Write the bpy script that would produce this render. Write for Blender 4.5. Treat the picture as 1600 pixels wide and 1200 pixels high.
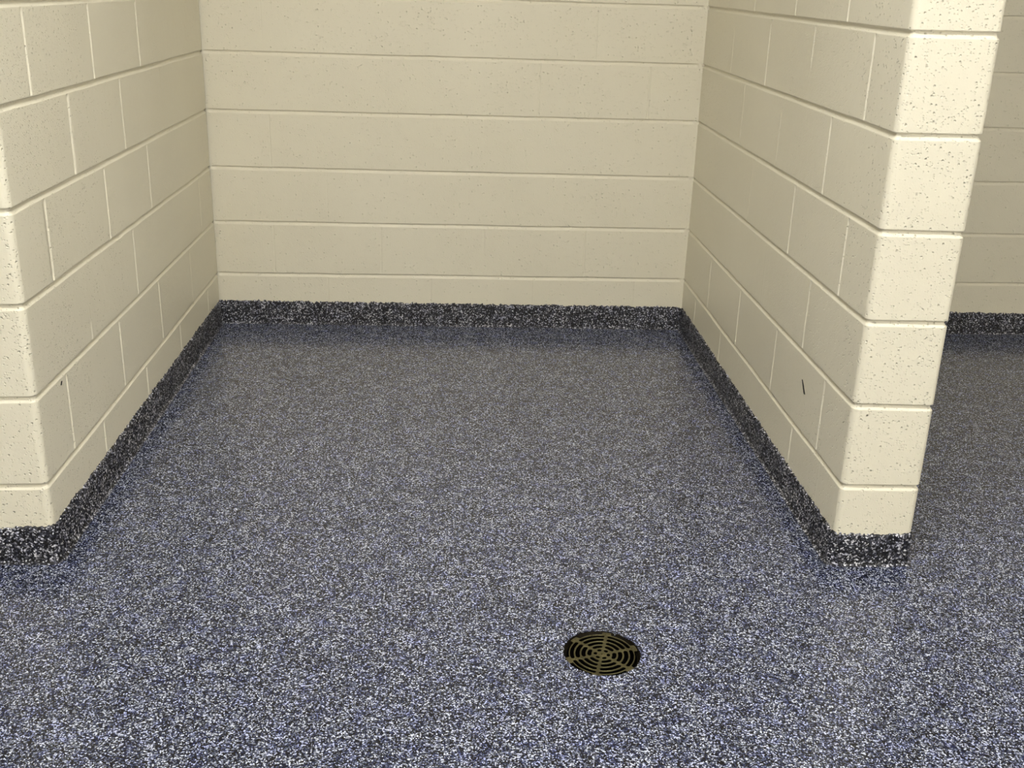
import bpy, bmesh, math
import numpy as np
from mathutils import Vector, Matrix

# ------------------------------------------------------------------ clear
for o in list(bpy.data.objects):
    bpy.data.objects.remove(o, do_unlink=True)
sc = bpy.context.scene
COL = sc.collection
rng = np.random.default_rng(7)

# ------------------------------------------------------------------ room sizes (metres)
W = 1.8215          # stall width at the back wall
WF = 1.8320         # stall right wall at its front end
XLF = 0.0121        # stall left wall at its front end
YL = -0.0055        # front face of the left pier
D = 1.8503          # stall depth
T = 0.1905          # block thickness
H = 2.85            # ceiling height
X0, X1, Y0 = -3.4, 5.2, -4.2

# ------------------------------------------------------------------ camera
yaw, pitch, roll = 0.05394351, -0.36011579, 0.03110854
cam_d = bpy.data.cameras.new('camera')
cam = bpy.data.objects.new('camera', cam_d)
COL.objects.link(cam)
f = Vector((math.sin(yaw)*math.cos(pitch), math.cos(yaw)*math.cos(pitch), math.sin(pitch)))
r = Vector((math.cos(yaw), -math.sin(yaw), 0))
u = r.cross(f)
r2 = math.cos(roll)*r + math.sin(roll)*u
u2 = -math.sin(roll)*r + math.cos(roll)*u
M = Matrix((r2, u2, -f)).transposed().to_4x4()
M.translation = Vector((0.9325502, -2.228947, 1.29363426))
cam.matrix_world = M
cam_d.sensor_width = 36.0
cam_d.lens = 36.0*1676.8192/1600.0
cam_d.clip_start = 0.02
sc.camera = cam

# ------------------------------------------------------------------ world, lamps, exposure
w = bpy.data.worlds.new('world')
sc.world = w
w.use_nodes = True
w.node_tree.nodes['Background'].inputs[0].default_value = (0.9, 0.9, 1.0, 1)
w.node_tree.nodes['Background'].inputs[1].default_value = 0.0

sc.view_settings.view_transform = 'Standard'
sc.view_settings.look = 'None'
sc.view_settings.gamma = 1.0
sc.view_settings.use_curve_mapping = False
sc.view_settings.exposure = 0.0

# ceiling lamps of the room: (x, y, length along x, width, strength)
LAMPS = [(0.78, -1.10, 1.22, 0.30, 50.5),
         (3.60, -1.05, 1.22, 0.30, 20.0),
         (-1.80, -3.40, 1.22, 0.30, 19.0),
         (1.30, -3.40, 1.22, 0.30, 68.0),
         (3.60, -3.40, 1.22, 0.30, 25.0)]


# ------------------------------------------------------------------ material helpers
class NT:
    def __init__(self, name):
        self.m = bpy.data.materials.new(name)
        self.m.use_nodes = True
        self.t = self.m.node_tree
        self.t.nodes.clear()
        self.out = self.t.nodes.new('ShaderNodeOutputMaterial')
        self.p = self.t.nodes.new('ShaderNodeBsdfPrincipled')
        self.t.links.new(self.p.outputs[0], self.out.inputs[0])
        self.tc = self.t.nodes.new('ShaderNodeTexCoord')
        self.co = self.tc.outputs['Object']

    def n(self, kind, **kw):
        nd = self.t.nodes.new(kind)
        for k, v in kw.items():
            setattr(nd, k, v)
        return nd

    def put(self, sock, v):
        if hasattr(v, 'is_linked') or isinstance(v, bpy.types.NodeSocket):
            self.t.links.new(v, sock)
        else:
            sock.default_value = v

    def math(self, op, a, b=0.0, c=None, clamp=False):
        nd = self.n('ShaderNodeMath', operation=op, use_clamp=clamp)
        self.put(nd.inputs[0], a)
        self.put(nd.inputs[1], b)
        if c is not None:
            self.put(nd.inputs[2], c)
        return nd.outputs[0]

    def noise(self, scale, detail=2.0, rough=0.5, co=None):
        nd = self.n('ShaderNodeTexNoise')
        self.put(nd.inputs['Vector'], co or self.co)
        nd.inputs['Scale'].default_value = scale
        nd.inputs['Detail'].default_value = detail
        nd.inputs['Roughness'].default_value = rough
        return nd.outputs['Fac']

    def voro(self, scale, feature='F1', co=None, rnd=1.0):
        nd = self.n('ShaderNodeTexVoronoi', feature=feature)
        self.put(nd.inputs['Vector'], co or self.co)
        nd.inputs['Scale'].default_value = scale
        nd.inputs['Randomness'].default_value = rnd
        return nd

    def ramp(self, fac, stops, interp='LINEAR'):
        nd = self.n('ShaderNodeValToRGB')
        nd.color_ramp.interpolation = interp
        el = nd.color_ramp.elements
        while len(el) < len(stops):
            el.new(0.5)
        for e, (p, c) in zip(el, stops):
            e.position = p
            e.color = (*c, 1) if len(c) == 3 else c
        self.put(nd.inputs[0], fac)
        return nd.outputs[0]

    def rng01(self, v, a, b, c=0.0, d=1.0):
        nd = self.n('ShaderNodeMapRange')
        nd.clamp = True
        self.put(nd.inputs[0], v)
        for i, x in enumerate((a, b, c, d)):
            self.put(nd.inputs[i+1], x)
        return nd.outputs[0]

    def mix(self, fac, a, b, mode='MIX'):
        nd = self.n('ShaderNodeMix', data_type='RGBA', blend_type=mode)
        self.put(nd.inputs[0], fac)
        self.put(nd.inputs[6], a)
        self.put(nd.inputs[7], b)
        return nd.outputs[2]

    def bump(self, height, dist, strength=1.0, normal=None):
        nd = self.n('ShaderNodeBump')
        nd.inputs['Strength'].default_value = strength
        nd.inputs['Distance'].default_value = dist
        self.put(nd.inputs['Height'], height)
        if normal is not None:
            self.put(nd.inputs['Normal'], normal)
        return nd.outputs[0]


def block_paint():
    """Cream semi-gloss paint rolled over concrete block: pinholes and faint grain."""
    k = NT('cream_block_paint')
    sxyz = k.n('ShaderNodeSeparateXYZ')
    k.put(sxyz.inputs[0], k.co)
    # porous patches; the block ends facing the room are the coarsest
    ends = k.rng01(sxyz.outputs[1], 0.0, 0.05, 0.30, 0.0)
    dens = k.math('ADD', k.math('SUBTRACT', k.noise(7.0, 2.0), 0.15), ends)
    h = None
    for scale, rad, thr, depth in ((48.0, 0.14, 0.64, 1.0), (90.0, 0.24, 0.54, 0.8), (170.0, 0.34, 0.50, 0.4)):
        v = k.voro(scale)
        sep = k.n('ShaderNodeSeparateColor')
        k.put(sep.inputs[0], v.outputs['Color'])
        keep = k.rng01(k.math('ADD', sep.outputs[0], k.math('MULTIPLY', dens, 0.9)), thr+0.45, thr+0.62)
        pit = k.rng01(v.outputs['Distance'], rad*0.15, rad, 1.0, 0.0)
        one = k.math('MULTIPLY', k.math('MULTIPLY', pit, keep), depth)
        h = one if h is None else k.math('ADD', h, one)
    grain = k.noise(260.0, 3.0, 0.6)
    patch = k.rng01(k.noise(16.0, 3.0), 0.45, 0.7)
    lumps = k.noise(34.0, 2.0)
    height = k.math('SUBTRACT', k.math('MULTIPLY', k.math('MULTIPLY', grain, 0.17), k.math('ADD', patch, 0.25)), h)
    height = k.math('ADD', height, k.math('MULTIPLY', lumps, 0.20))
    nrm = k.bump(height, 0.0036, 1.0)
    tone = k.noise(2.2, 2.0)
    colr = k.ramp(tone, [(0.3, (0.748, 0.701, 0.558)), (0.7, (0.773, 0.727, 0.586))])
    colr = k.mix(k.math('MULTIPLY', k.math('MINIMUM', h, 1.0), 0.05), colr, (0.42, 0.37, 0.27, 1))  # shade inside the pinholes, tinted faintly into the paint colour
    k.put(k.p.inputs['Base Color'], colr)
    k.p.inputs['Roughness'].default_value = 0.42
    k.p.inputs['IOR'].default_value = 1.45
    k.put(k.p.inputs['Normal'], nrm)
    return k.m


FLOOR_MIX = [(0.0, (0.003, 0.003, 0.006)), (0.33, (0.006, 0.009, 0.030)), (0.46, (0.026, 0.033, 0.080)),
             (0.58, (0.085, 0.098, 0.135)), (0.72, (0.21, 0.226, 0.28)), (0.87, (0.575, 0.61, 0.70))]
COVE_MIX = [(0.0, (0.002, 0.002, 0.003)), (0.42, (0.006, 0.007, 0.016)), (0.56, (0.035, 0.037, 0.050)),
            (0.68, (0.11, 0.11, 0.13)), (0.81, (0.34, 0.34, 0.37)), (0.915, (0.68, 0.68, 0.72))]


def flake(name, gloss, bump_d, mix, scale, tint):
    """Broadcast vinyl flake: white, grey, navy and black granules under clear epoxy."""
    k = NT(name)
    v = k.voro(scale)
    sep = k.n('ShaderNodeSeparateColor')
    k.put(sep.inputs[0], v.outputs['Color'])
    blot = k.noise(14.0, 3.0, 0.6)               # the mix is richer in navy in some patches
    pick = k.math('ADD', sep.outputs[0], k.rng01(blot, 0.3, 0.7, -0.05, 0.05))
    c = k.ramp(pick, mix, 'CONSTANT')
    blue = k.rng01(k.noise(30.0, 4.0, 0.7), 0.46, 0.66, 0.0, tint)
    c = k.mix(blue, c, (0.60, 0.64, 1.0, 1), 'MULTIPLY')
    k.put(k.p.inputs['Base Color'], c)
    g = k.noise(scale*0.8, 2.0)
    edge = k.rng01(v.outputs['Distance'], 0.0, 0.6, 1.0, 0.0)
    hh = k.math('ADD', k.math('MULTIPLY', edge, 0.5), k.math('MULTIPLY', sep.outputs[1], 0.7))
    hh = k.math('ADD', hh, g)
    k.put(k.p.inputs['Normal'], k.bump(hh, bump_d, 1.0))
    k.p.inputs['Roughness'].default_value = gloss
    k.p.inputs['IOR'].default_value = 1.5
    return k.m


FL_SCALE = 400.0
M_WALL = block_paint()
M_FLOOR = flake('flake_epoxy_floor', 0.17, 0.00010, FLOOR_MIX, FL_SCALE, 0.85)
M_BASE = flake('flake_epoxy_cove', 0.40, 0.0010, COVE_MIX, 285.0, 0.4)


def plain(name, colr, rough=0.6, metal=0.0):
    k = NT(name)
    n_ = k.noise(40.0, 3.0)
    a = tuple(x*0.94 for x in colr)
    k.put(k.p.inputs['Base Color'], k.ramp(n_, [(0.3, a), (0.7, colr)]))
    k.p.inputs['Roughness'].default_value = rough
    k.p.inputs['Metallic'].default_value = metal
    return k.m


M_CEIL = plain('white_ceiling_board', (0.78, 0.77, 0.74), 0.8)
M_SCUFF = plain('black_scuff', (0.012, 0.010, 0.006), 0.6)
M_LAMPBODY = plain('white_enamel', (0.8, 0.8, 0.8), 0.4)


def bronze(name, base, rough):
    k = NT(name)
    n_ = k.noise(220.0, 4.0, 0.7)
    n2 = k.noise(35.0, 3.0)
    c = k.ramp(n2, [(0.35, tuple(x*0.6 for x in base)), (0.65, base)])
    k.put(k.p.inputs['Base Color'], c)
    k.p.inputs['Metallic'].default_value = 0.85
    k.put(k.p.inputs['Roughness'], k.rng01(n_, 0.3, 0.7, rough-0.1, rough+0.15))
    k.put(k.p.inputs['Normal'], k.bump(n_, 0.0012, 0.9))
    return k.m


M_GRATE = bronze('tarnished_nickel_bronze', (0.185, 0.165, 0.080), 0.32)
M_RIM = bronze('brown_bronze', (0.012, 0.009, 0.004), 0.5)
M_BOWL = plain('dark_drain_bowl', (0.002, 0.0015, 0.001), 1.0)
M_BOWL.node_tree.nodes['Principled BSDF'].inputs['Specular IOR Level'].default_value = 0.05


# ------------------------------------------------------------------ mesh helpers
def link(name, me, mats, parent=None, smooth=True):
    for m in mats:
        me.materials.append(m)
    if smooth:
        me.polygons.foreach_set('use_smooth', [True]*len(me.polygons))
    me.update()
    o = bpy.data.objects.new(name, me)
    COL.objects.link(o)
    if parent:
        o.parent = parent
    return o


def structure(o):
    o['kind'] = 'structure'
    return o


def grid_mesh(name, P):
    """P: (rows, cols, 3) array -> quad mesh facing row x col order."""
    nr, nc = P.shape[:2]
    idx = np.arange(nr*nc).reshape(nr, nc)
    q = np.stack([idx[:-1, :-1], idx[:-1, 1:], idx[1:, 1:], idx[1:, :-1]], -1).reshape(-1, 4)
    me = bpy.data.meshes.new(name)
    me.from_pydata(P.reshape(-1, 3).tolist(), [], q.tolist())
    return me


def smooth_noise(n, step, amp, seed):
    g = np.random.default_rng(seed)
    k = max(3, int(n/step)+3)
    v = g.normal(0, amp, k)
    return np.interp(np.linspace(0, k-1, n), np.arange(k), v)


class Path:
    """A wall's plan line: the face lies on the right-hand side when walking along it."""
    def __init__(self, pts, radii):
        out = []
        P = [Vector(p) for p in pts]
        for i, p in enumerate(P):
            rad = radii[i]
            if rad <= 0 or i in (0, len(P)-1):
                out.append(p)
                continue
            a = (P[i-1]-p).normalized()
            b = (P[i+1]-p).normalized()
            ang = a.angle(b)
            t = rad/math.tan(ang/2)
            c = p + (a+b).normalized()*(rad/math.sin(ang/2))
            s0, s1 = p+a*t-c, p+b*t-c
            for j in range(9):
                k = j/8
                # rotate s0 towards s1
                th = s0.angle_signed(s1)*k
                out.append(c + Vector((s0.x*math.cos(-th)-s0.y*math.sin(-th), s0.x*math.sin(-th)+s0.y*math.cos(-th))))
        self.p = np.array([[q.x, q.y] for q in out])
        d = np.diff(self.p, axis=0)
        ln = np.hypot(d[:, 0], d[:, 1])
        self.s = np.concatenate([[0], np.cumsum(ln)])
        nseg = np.stack([d[:, 1], -d[:, 0]], 1)/ln[:, None]
        nv = np.vstack([nseg[:1], nseg[:-1]+nseg[1:], nseg[-1:]])
        # mitre length so that offsets stay parallel
        nv /= np.hypot(nv[:, 0], nv[:, 1])[:, None]
        dots = np.concatenate([[1], np.sum(nv[1:-1]*nseg[1:], 1), [1]])
        self.nv = nv/np.maximum(dots, 0.5)[:, None]
        self.L = self.s[-1]

    def at(self, s):
        x = np.interp(s, self.s, self.p[:, 0]); y = np.interp(s, self.s, self.p[:, 1])
        nx = np.interp(s, self.s, self.nv[:, 0]); ny = np.interp(s, self.s, self.nv[:, 1])
        return x, y, nx, ny

    def find(self, x, y, s0=0, s1=1e9):
        ss = np.linspace(max(0, s0), min(self.L, s1), 4000)
        px, py, _, _ = self.at(ss)
        return ss[np.argmin((px-x)**2+(py-y)**2)]


BED_O = np.array([-.0110, -.0095, -.0086, -.0070, -.0050, -.0030, -.0012, .0008, .0028, .0045, .0056, .0062, .0080])
VER_O = np.array([-.0070, -.0055, -.0045, -.0035, -.0022, -.0008, .0008, .0022, .0035, .0045, .0055, .0070])


def block_wall(name, path, joints, verticals, seed, z_top=H, extra_s=(), bed_depth=0.0052, filled=()):
    """One wall face of running-bond block with tooled joints, as real relief.
    joints: list of (s_knots, z_knots); verticals: course -> [(s, depth, halfwidth, z0frac, z1frac)]"""
    cols = set(np.round(np.arange(0, path.L, 0.02), 5)) | {round(path.L, 5)} | set(np.round(path.s, 5)) | set(np.round(extra_s, 5))
    for c, lst in verticals.items():
        for v in lst:
            cols |= set(np.round(v[0]+VER_O, 5))
    cols = np.array(sorted(c for c in cols if 0 <= c <= path.L))
    keep = np.concatenate([[True], np.diff(cols) > 0.0003])
    cols = cols[keep]
    n = len(cols)
    J = []
    for j, (sk, zk) in enumerate(joints):
        J.append(np.interp(cols, sk, zk) + np.interp(cols, np.arange(0, path.L+.3, .09), np.random.default_rng(seed*50+j).normal(0, .0004, len(np.arange(0, path.L+.3, .09)))))
    J = [np.zeros(n)] + J + [np.full(n, z_top)]
    rows_z, rows_d, = [], []
    for c in range(len(J)-1):
        lo, hi = J[c], J[c+1]
        a = lo + (BED_O[-1] if c > 0 else 0)
        b = hi - (-BED_O[0] if c < len(J)-2 else 0)
        vd = np.zeros((9, n))
        fr = np.array([0, .06, .16, .3, .5, .7, .84, .94, 1.0])
        for (s, dep, hw, f0, f1) in verticals.get(c, []):
            o = np.abs(cols-s)
            prof = np.clip(1-(o/hw)**2, 0, 1)**0.8
            wz = np.clip((fr-f0)/0.06+0.5, 0, 1)*np.clip((f1-fr)/0.06+0.5, 0, 1)
            var = 0.8+0.35*np.random.default_rng(int(s*1e4)+c).random(9)
            vd = np.maximum(vd, dep*prof[None, :]*(wz*var)[:, None])
        for i, fq in enumerate(fr):
            rows_z.append(a+(b-a)*fq)
            rows_d.append(vd[i])
        if c < len(J)-2:
            g = np.interp(cols, np.arange(0, path.L+.3, .03), 1+np.random.default_rng(seed*90+c).normal(0, .09, len(np.arange(0, path.L+.3, .03))))
            for (f0, f1) in filled:                       # joints stop short at the caulked corners
                g = g*np.clip(np.abs(cols-(f0+f1)/2)-(f1-f0)/2, 0, .004)/.004
            for o in BED_O[1:-1]:
                t = np.clip(1-(o/.0060)**3.2, 0, 1) if o > 0 else np.clip(1-(-o/.0090)**1.5, 0, 1)
                rows_z.append(hi+o)
                rows_d.append(bed_depth*t*g)
    Z = np.array(rows_z)
    Dp = np.array(rows_d)
    # blocks are never laid perfectly flush
    x, y, nx, ny = path.at(cols)
    wav = 0.0007*np.sin(cols*9.0+seed)[None, :]*np.sin(Z*7.0+seed*2)
    off = -Dp + wav
    P = np.stack([x[None, :]+nx[None, :]*off, y[None, :]+ny[None, :]*off, Z], -1)
    return grid_mesh(name, P)


def add_scuff(me, pts, normal, tang):
    """thin tapered streak of black rubber on the wall face, material slot 1"""
    bm = bmesh.new()
    bm.from_mesh(me)
    nrm = Vector(normal)
    tg = Vector(tang)
    prev = None
    for (p, hw) in pts:
        p = Vector(p)
        a = [bm.verts.new(p-tg*hw-nrm*.0015), bm.verts.new(p-tg*hw*0.7+nrm*.0011), bm.verts.new(p+tg*hw*0.7+nrm*.0011), bm.verts.new(p+tg*hw-nrm*.0015)]
        if prev:
            for i in range(3):
                fc = bm.faces.new((prev[i], prev[i+1], a[i+1], a[i]))
                fc.material_index = 1
        else:
            bm.faces.new(a).material_index = 1
        prev = a
    bm.faces.new(prev[::-1]).material_index = 1
    bm.normal_update()
    bm.to_mesh(me)
    bm.free()


R_BULL = 0.017
# ------------------------------------------------------------------ walls
# back wall (runs the whole width of the room)
pb = Path([(X0, D), (X1, D)], [0, 0])
bk = [(0.1984, 0.2034, 0.2094), (0.4011, 0.4022, 0.4087), (0.6066, 0.6032, 0.6133), (0.8140, 0.8138, 0.8169),
      (1.0206, 1.0182, 1.0180), (1.2230, 1.2197, 1.2187)]
jb = [([0-X0, W-X0, 3.2-X0], z) for z in bk] + [([0, 9], (1.2187+.2032*i,)*2) for i in range(1, 8)]
shallow = lambda s, dep=.0012, hw=.0032, a=-.2, b=1.2: (s-X0, dep*.8, hw, a, b)
vb = {0: [shallow(.423), shallow(.823, .0016, .004), shallow(1.220), shallow(1.622, .001)],
      1: [shallow(.222, .0011), shallow(.631, .0012, .0045), shallow(1.026, .0008, .005, .55, 1.2), shallow(1.421, .0013)],
      2: [shallow(.430, .0004, .003)],
      3: [shallow(.226, .0014)],
      4: [shallow(1.220, .0017, .004), shallow(1.628, .0020, .0045)],
      5: [shallow(.215, .0008, .003, .35, 1.2), shallow(1.422, .0013)],
      6: [shallow(1.227, .002), shallow(1.632, .002)]}
me = block_wall('wall_back', pb, jb, vb, 3, bed_depth=0.0056, extra_s=[-X0+q for q in (.002, .006, .009, W-.022, W-.017, W-.012)], filled=[(-X0-.01, -X0+.004), (W-X0-.016, W-X0+.01)])
structure(link('wall_back', me, [M_WALL]))

# right partition: stall face, bullnosed end, far face
prp = Path([(W, D), (WF, 0), (WF+T, 0), (W+T, D)], [0, R_BULL, R_BULL, 0])
sF = prp.find(WF+T/2, 0)
sA = sF-T/2
sB = sF+T/2
rb = [(0.2034, .2060, .2052), (0.4022, .4095, .4065), (.6032, .6083, .6071), (.8138, .8106, .8090), (1.0182, 1.0148, 1.0151), (1.2197, 1.2171, 1.2177)]
jr = [([0, sA, sB, prp.L], (a, b, c, a)) for a, b, c in rb] + [([0, 9], (1.2177+.2032*i,)*2) for i in range(1, 8)]
R_ = lambda y, dep=.0030, hw=.0052, a=-.2, b=1.2: (prp.find(W+(WF-W)*(1-y/D), y, 0, sA), dep, hw, a, b)
vr = {0: [R_(1.627), R_(1.216), R_(.809, .001), R_(.386), R_(.16, .0005)],
      1: [R_(1.443, .0028), R_(1.027), R_(.615, .0036), R_(.194, .0036)],
      2: [R_(1.254, .0005), R_(.391, .0026), R_(.80, .0004)],
      3: [R_(1.038, .0010), R_(.609, .0030), R_(.190, .0038)],
      4: [R_(1.224, .0018), R_(.810, .0016, .005, .0, .9), R_(.393, .0036)],
      5: [R_(1.432, .0018, .005, -.2, .75), R_(1.010, .0034), R_(.600, .0026, .005, .35, 1.2), R_(.186, .0042)],
      6: [R_(1.211, .003), R_(.788, .003), R_(.376, .004)]}
me = block_wall('wall_right', prp, jr, vr, 5, bed_depth=0.0066)
add_scuff(me, [((WF-.0005-(WF-W)*(.356/D), .3565, .3405), .0020), ((WF-.0005-(WF-W)*(.349/D), .3475, .332), .0046),
               ((WF-.0005-(WF-W)*(.34/D), .338, .322), .0056), ((WF-.0005-(WF-W)*(.33/D), .3292, .3135), .0058),
               ((WF-.0005-(WF-W)*(.329/D), .3272, .3115), .0040)], (-1, 0, 0), (0, 1, 0))
structure(link('wall_right', me, [M_WALL, M_SCUFF]))

# left partition: far face, bullnosed end, stall face
plp = Path([(-T, D), (XLF-T, YL), (XLF, YL), (0, D)], [0, R_BULL, R_BULL, 0])
sF = plp.find(XLF-T/2, YL)
sC = sF-T/2
sE = sF+T/2
lb = [(.1984, .1951, .1925), (.4011, .4059, .4005), (.6066, .6155, .6119), (.8140, .8189, .8171), (1.0206, 1.0236, 1.0236), (1.2150, 1.2207, 1.2207)]
jl = [([0, sC, sE, plp.L], (a, c, b, a)) for a, b, c in lb] + [([0, 9], (1.2190+.2032*i,)*2) for i in range(1, 8)]
L_ = lambda y, dep=.0030, hw=.0052, a=-.2, b=1.2: (plp.find(XLF*(1-y/D), y, sE, 9), dep, hw, a, b)
vl = {0: [L_(.401, .0030), L_(.821, .0034), L_(1.234, .0028), L_(1.657, .0026)],
      1: [L_(.186, .0036), L_(.611, .0036), L_(1.025, .0030), L_(1.440, .0016)],
      2: [L_(.392, .0026, .005, -.2, .2), L_(.811, .0032), L_(1.648, .0018)],
      3: [L_(.186, .0042, .006), L_(.616, .0040), L_(1.032, .0034), L_(1.453, .0005)],
      4: [L_(.405, .0042, .006), L_(.824, .0026), L_(1.242, .0007)],
      5: [L_(.188, .0042, .0058), L_(.620, .0042, .0055), L_(1.039, .0040)]}
me = block_wall('wall_left', plp, jl, vl, 8, bed_depth=0.0066)
add_scuff(me, [((XLF*(1-.152/D)+.0005, .153, .389), .0026), ((XLF*(1-.15/D)+.0005, .150, .3855), .0030), ((XLF*(1-.148/D)+.0005, .147, .3815), .0022)], (1, 0, 0), (0, 1, 0))
structure(link('wall_left', me, [M_WALL, M_SCUFF]))


# rest of the room behind the camera
def plain_wall(name, pts, seed):
    p = Path(pts, [0]*len(pts))
    j = [([0, 20], (.2032*i, .2032*i)) for i in range(1, 13)]
    v = {c: [(s, .0022, .005, -.2, 1.2) for s in np.arange(.2+.2032*(c % 2), p.L, .4064)] for c in range(13)}
    return structure(link(name, block_wall(name, p, j, v, seed), [M_WALL]))


plain_wall('wall_east', [(X1, D), (X1, Y0)], 11)
plain_wall('wall_front', [(X1, Y0), (X0, Y0)], 12)
plain_wall('wall_west', [(X0, Y0), (X0, D)], 13)

# ceiling slab with thickness
bm = bmesh.new()
bmesh.ops.create_cube(bm, size=1)
for v in bm.verts:
    v.co = Vector(((X0+X1)/2+v.co.x*(X1-X0+.2), (Y0+D)/2+v.co.y*(D-Y0+.2), H+.04+v.co.z*.08))
me = bpy.data.meshes.new('ceiling')
bm.to_mesh(me)
bm.free()
structure(link('ceiling', me, [M_CEIL], smooth=False))

# ------------------------------------------------------------------ floor with the drain opening
DX, DY, DR = 1.2365, -0.3625, 0.0800
bm = bmesh.new()
NC = 150
circ = [bm.verts.new((DX+math.cos(a)*(DR+k), DY+math.sin(a)*(DR+k), 0)) for a, k in
        [(2*math.pi*i/NC, rng.normal(0, .0010)) for i in range(NC)]]
edges = [bm.edges.new((circ[i], circ[(i+1) % NC])) for i in range(NC)]
q = [bm.verts.new((x, y, 0)) for x, y in ((X0, Y0), (X1, Y0), (X1, D), (X0, D))]
edges += [bm.edges.new((q[i], q[(i+1) % 4])) for i in range(4)]
bmesh.ops.triangle_fill(bm, edges=edges, use_beauty=True, normal=(0, 0, 1))
# thickness at the opening, so the coating has an edge
low = [bm.verts.new((v.co.x, v.co.y, -.006)) for v in circ]
for i in range(NC):
    bm.faces.new((circ[i], circ[(i+1) % NC], low[(i+1) % NC], low[i]))
bmesh.ops.recalc_face_normals(bm, faces=bm.faces[:])
me = bpy.data.meshes.new('floor')
bm.to_mesh(me)
bm.free()
structure(link('floor', me, [M_FLOOR], smooth=False))


# ------------------------------------------------------------------ coved flake base
def cove(name, path, heights, seed, step=0.0026):
    g = np.random.default_rng(seed)
    cols = np.arange(0, path.L, step)
    cols = np.append(cols, path.L)
    n = len(cols)
    ht = np.interp(cols, heights[0], heights[1])
    ht = ht + np.repeat(g.normal(0, .0019, n//2+1), 2)[:n] + np.interp(cols, np.arange(0, path.L+.2, .02), g.normal(0, .0010, len(np.arange(0, path.L+.2, .02))))
    x, y, nx, ny = path.at(cols)
    prof = [(-.003, 1.0, 0.0), (.0025, 1.0, 0.0), (.0052, 1.0, -.0022)]
    k = 26
    rad = 0.007
    rows = []
    for i in range(k+1):
        rows.append((.0058, i/k))
    P = []
    for off, _, dz in prof:
        P.append(np.stack([x+nx*off, y+ny*off, ht+dz], -1))
    for off, fr in rows[1:]:
        z = (ht-.0022)*(1-fr)+rad*fr
        P.append(np.stack([x+nx*off, y+ny*off, z], -1))
    for a in np.linspace(0, math.pi/2, 7)[1:]:
        off = .0058+rad*(1-math.cos(a))
        z = rad*(1-math.sin(a))+.0004
        P.append(np.stack([x+nx*off, y+ny*off, np.full(n, z)], -1))
    P.append(np.stack([x+nx*(.0058+rad+.004), y+ny*(.0058+rad+.004), np.full(n, -.001)], -1))
    P = np.array(P)
    jit = g.normal(0, .0008, P.shape[:2])
    jit[0] = 0
    P[..., 0] += nx[None, :]*jit
    P[..., 1] += ny[None, :]*jit
    P[1:, :, 2] += np.clip(g.normal(0, .0003, P[1:, :, 2].shape), -.0006, .0006)
    return structure(link(name, grid_mesh(name, P[::-1]), [M_BASE]))


ZB = .0895
cove('baseboard_left', plp, ([0, sC, sE, plp.L], (.090, .0885, .0935, .0915)), 21)
cove('baseboard_right', prp, ([0, sA, sB, prp.L], (.0915, .0822, .083, .089)), 22)
cove('baseboard_back', Path([(.0, D), (W, D)], [0, 0]), ([0, W], (.0915, .0915)), 23)
cove('baseboard_back.001', Path([(W+T, D), (X1, D)], [0, 0]), ([0, 9], (.0885, .0885)), 24)
cove('baseboard_back.002', Path([(X0, D), (-T, D)], [0, 0]), ([0, 9], (.0895, .0895)), 25, .006)


# ------------------------------------------------------------------ floor drain
drain = bpy.data.objects.new('floor_drain', None)
COL.objects.link(drain)
drain.location = (DX, DY, 0)
drain['label'] = 'round tarnished bronze floor drain with ring-slotted grate set in the speckled blue floor'
drain['category'] = 'drain'


def curve_mesh(name, loops, extrude, bevel):
    cu = bpy.data.curves.new(name, 'CURVE')
    cu.dimensions = '2D'
    cu.fill_mode = 'BOTH'
    cu.extrude = extrude
    cu.bevel_depth = bevel
    cu.bevel_resolution = 2
    for pts in loops:
        sp = cu.splines.new('POLY')
        sp.points.add(len(pts)-1)
        for i, (a, b) in enumerate(pts):
            sp.points[i].co = (a, b, 0, 1)
        sp.use_cyclic_u = True
    o = bpy.data.objects.new(name, cu)
    COL.objects.link(o)
    dg = bpy.context.evaluated_depsgraph_get()
    me_ = bpy.data.meshes.new_from_object(o.evaluated_get(dg))
    bpy.data.objects.remove(o, do_unlink=True)
    return me_


BEV = .0007
SP0 = math.radians(75.0)
spokes = [SP0+i*math.pi/3 for i in range(6)]


def slot(rc, hw, a0, a1):
    """arc-shaped slot with rounded ends, grown by the bevel"""
    h = hw+BEV
    da = hw/rc
    a0 += da
    a1 -= da
    pts = []
    for k_ in range(13):
        a = a0+(a1-a0)*k_/12
        pts.append(((rc+h)*math.cos(a), (rc+h)*math.sin(a)))
    c = (rc*math.cos(a1), rc*math.sin(a1))
    for k_ in range(1, 6):
        b = a1+math.pi*k_/6
        pts.append((c[0]+h*math.cos(b), c[1]+h*math.sin(b)))
    for k_ in range(13):
        a = a1+(a0-a1)*k_/12
        pts.append(((rc-h)*math.cos(a), (rc-h)*math.sin(a)))
    c = (rc*math.cos(a0), rc*math.sin(a0))
    for k_ in range(1, 6):
        b = a0+math.pi+math.pi*k_/6
        pts.append((c[0]+h*math.cos(b), c[1]+h*math.sin(b)))
    return pts


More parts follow.
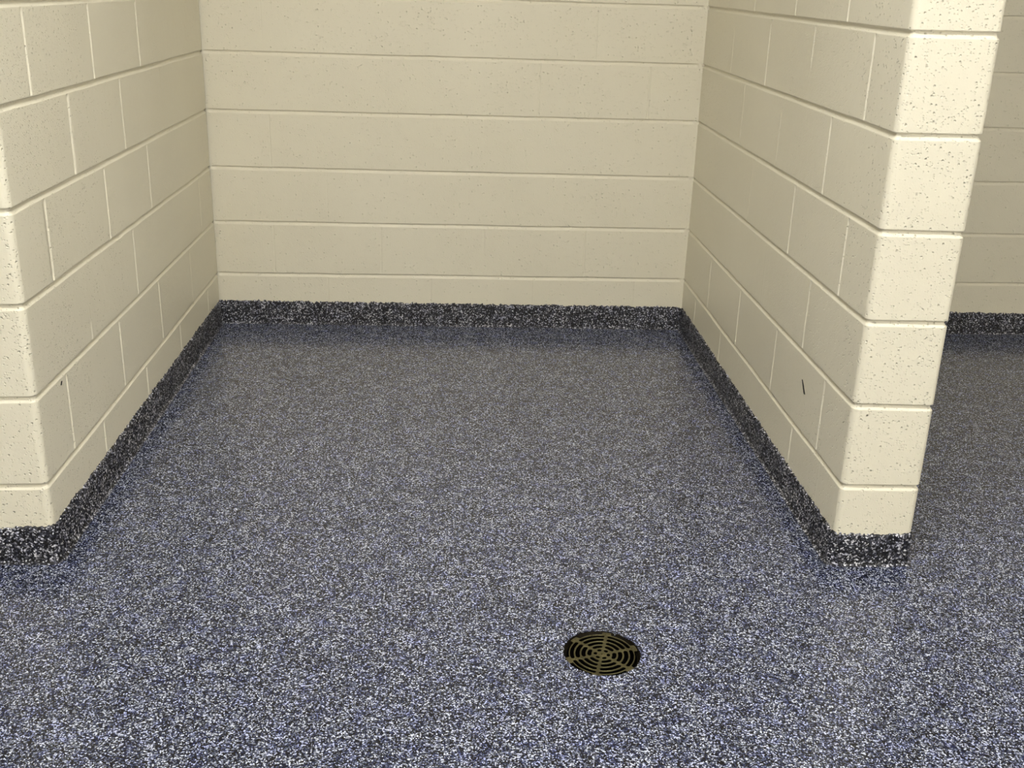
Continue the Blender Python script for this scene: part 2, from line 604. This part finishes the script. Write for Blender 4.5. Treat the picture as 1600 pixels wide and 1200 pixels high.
loops = []
outer = []
for k_ in range(360):
    a = math.radians(k_)
    dmin = min(abs((a-s+math.pi) % (2*math.pi)-math.pi) for s in spokes)
    t = min(1, max(0, (math.radians(8.5)-dmin)/math.radians(2.5)))
    rr = .0683+(.0768-.0683)*t*t*(3-2*t)
    outer.append(((rr-BEV)*math.cos(a), (rr-BEV)*math.sin(a)))
loops.append(outer)
for rc, hw in ((.0135, .0038), (.0257, .0043), (.0380, .0044), (.0503, .0045), (.0621, .0040)):
    for s in spokes:
        g = (.0020)/rc+.012
        loops.append(slot(rc, hw, s+g, s+math.pi/3-g))
loops.append([(.0022*math.cos(2*math.pi*i/14), .0022*math.sin(2*math.pi*i/14)) for i in range(14)])
gm = curve_mesh('grate', loops, .0004, BEV)
grate = link('grate', gm, [M_GRATE], drain, smooth=False)
grate.location = (0, 0, -.0045)
grate.rotation_euler = (math.radians(1.2), math.radians(-.8), 0)


def lathe(name, prof, mat, n=96, jit=0.0):
    P = []
    for (rr, z) in prof:
        row = []
        for i in range(n+1):
            a = 2*math.pi*(i % n)/n
            row.append((rr*math.cos(a), rr*math.sin(a), z))
        P.append(row)
    P = np.array(P)
    me_ = grid_mesh(name, P)
    b = bmesh.new()
    b.from_mesh(me_)
    bmesh.ops.remove_doubles(b, verts=b.verts[:], dist=1e-6)
    bmesh.ops.recalc_face_normals(b, faces=b.faces[:])
    b.to_mesh(me_)
    b.free()
    return link(name, me_, [mat], drain)


lathe('rim', [(.0815, -.012), (.0815, -.0025), (.0808, -.0016), (.0790, -.0016), (.0782, -.0024), (.0780, -.0085), (.0735, -.0088), (.0733, -.012)], M_RIM)
lathe('bowl', [(.0760, -.0100), (.0750, -.030), (.060, -.075), (.030, -.095), (.0255, -.16), (.0001, -.16)], M_BOWL)


# ------------------------------------------------------------------ ceiling lamps
def emit(name, colr, strength):
    k = NT(name)
    k.p.inputs['Base Color'].default_value = (0.8, 0.8, 0.8, 1)
    k.p.inputs['Emission Color'].default_value = (*colr, 1)
    k.p.inputs['Emission Strength'].default_value = strength
    return k.m


for i, (lx, ly, ll, lw, st) in enumerate(LAMPS):
    root = bpy.data.objects.new('ceiling_light' if i == 0 else 'ceiling_light.%03d' % i, None)
    COL.objects.link(root)
    root.location = (lx, ly, H)
    root['label'] = ['white ceiling strip light directly over the front of the stall',
                     'white ceiling strip light in the front row, right of the right block partition',
                     'white ceiling strip light in the rear row, left of the stall',
                     'white ceiling strip light in the rear row, behind the stall front',
                     'white ceiling strip light in the rear row, right of the stall'][i]
    root['category'] = 'ceiling light'
    b = bmesh.new()
    bmesh.ops.create_cube(b, size=1)
    for v in b.verts:
        v.co = Vector((v.co.x*(ll+.04), v.co.y*(lw+.04), -.03+v.co.z*.06))
    m_ = bpy.data.meshes.new('housing')
    b.to_mesh(m_)
    b.free()
    link('housing', m_, [M_LAMPBODY], root, smooth=False)
    b = bmesh.new()
    bmesh.ops.create_cube(b, size=1)
    for v in b.verts:
        v.co = Vector((v.co.x*ll*(1 if v.co.z > 0 else .98), v.co.y*lw*(1 if v.co.z > 0 else .85), -.079+v.co.z*.036))
    m_ = bpy.data.meshes.new('diffuser')
    b.to_mesh(m_)
    b.free()
    link('diffuser', m_, [emit('lamp_diffuser_%d' % i, (1.0, .985, .95), st)], root, smooth=False)
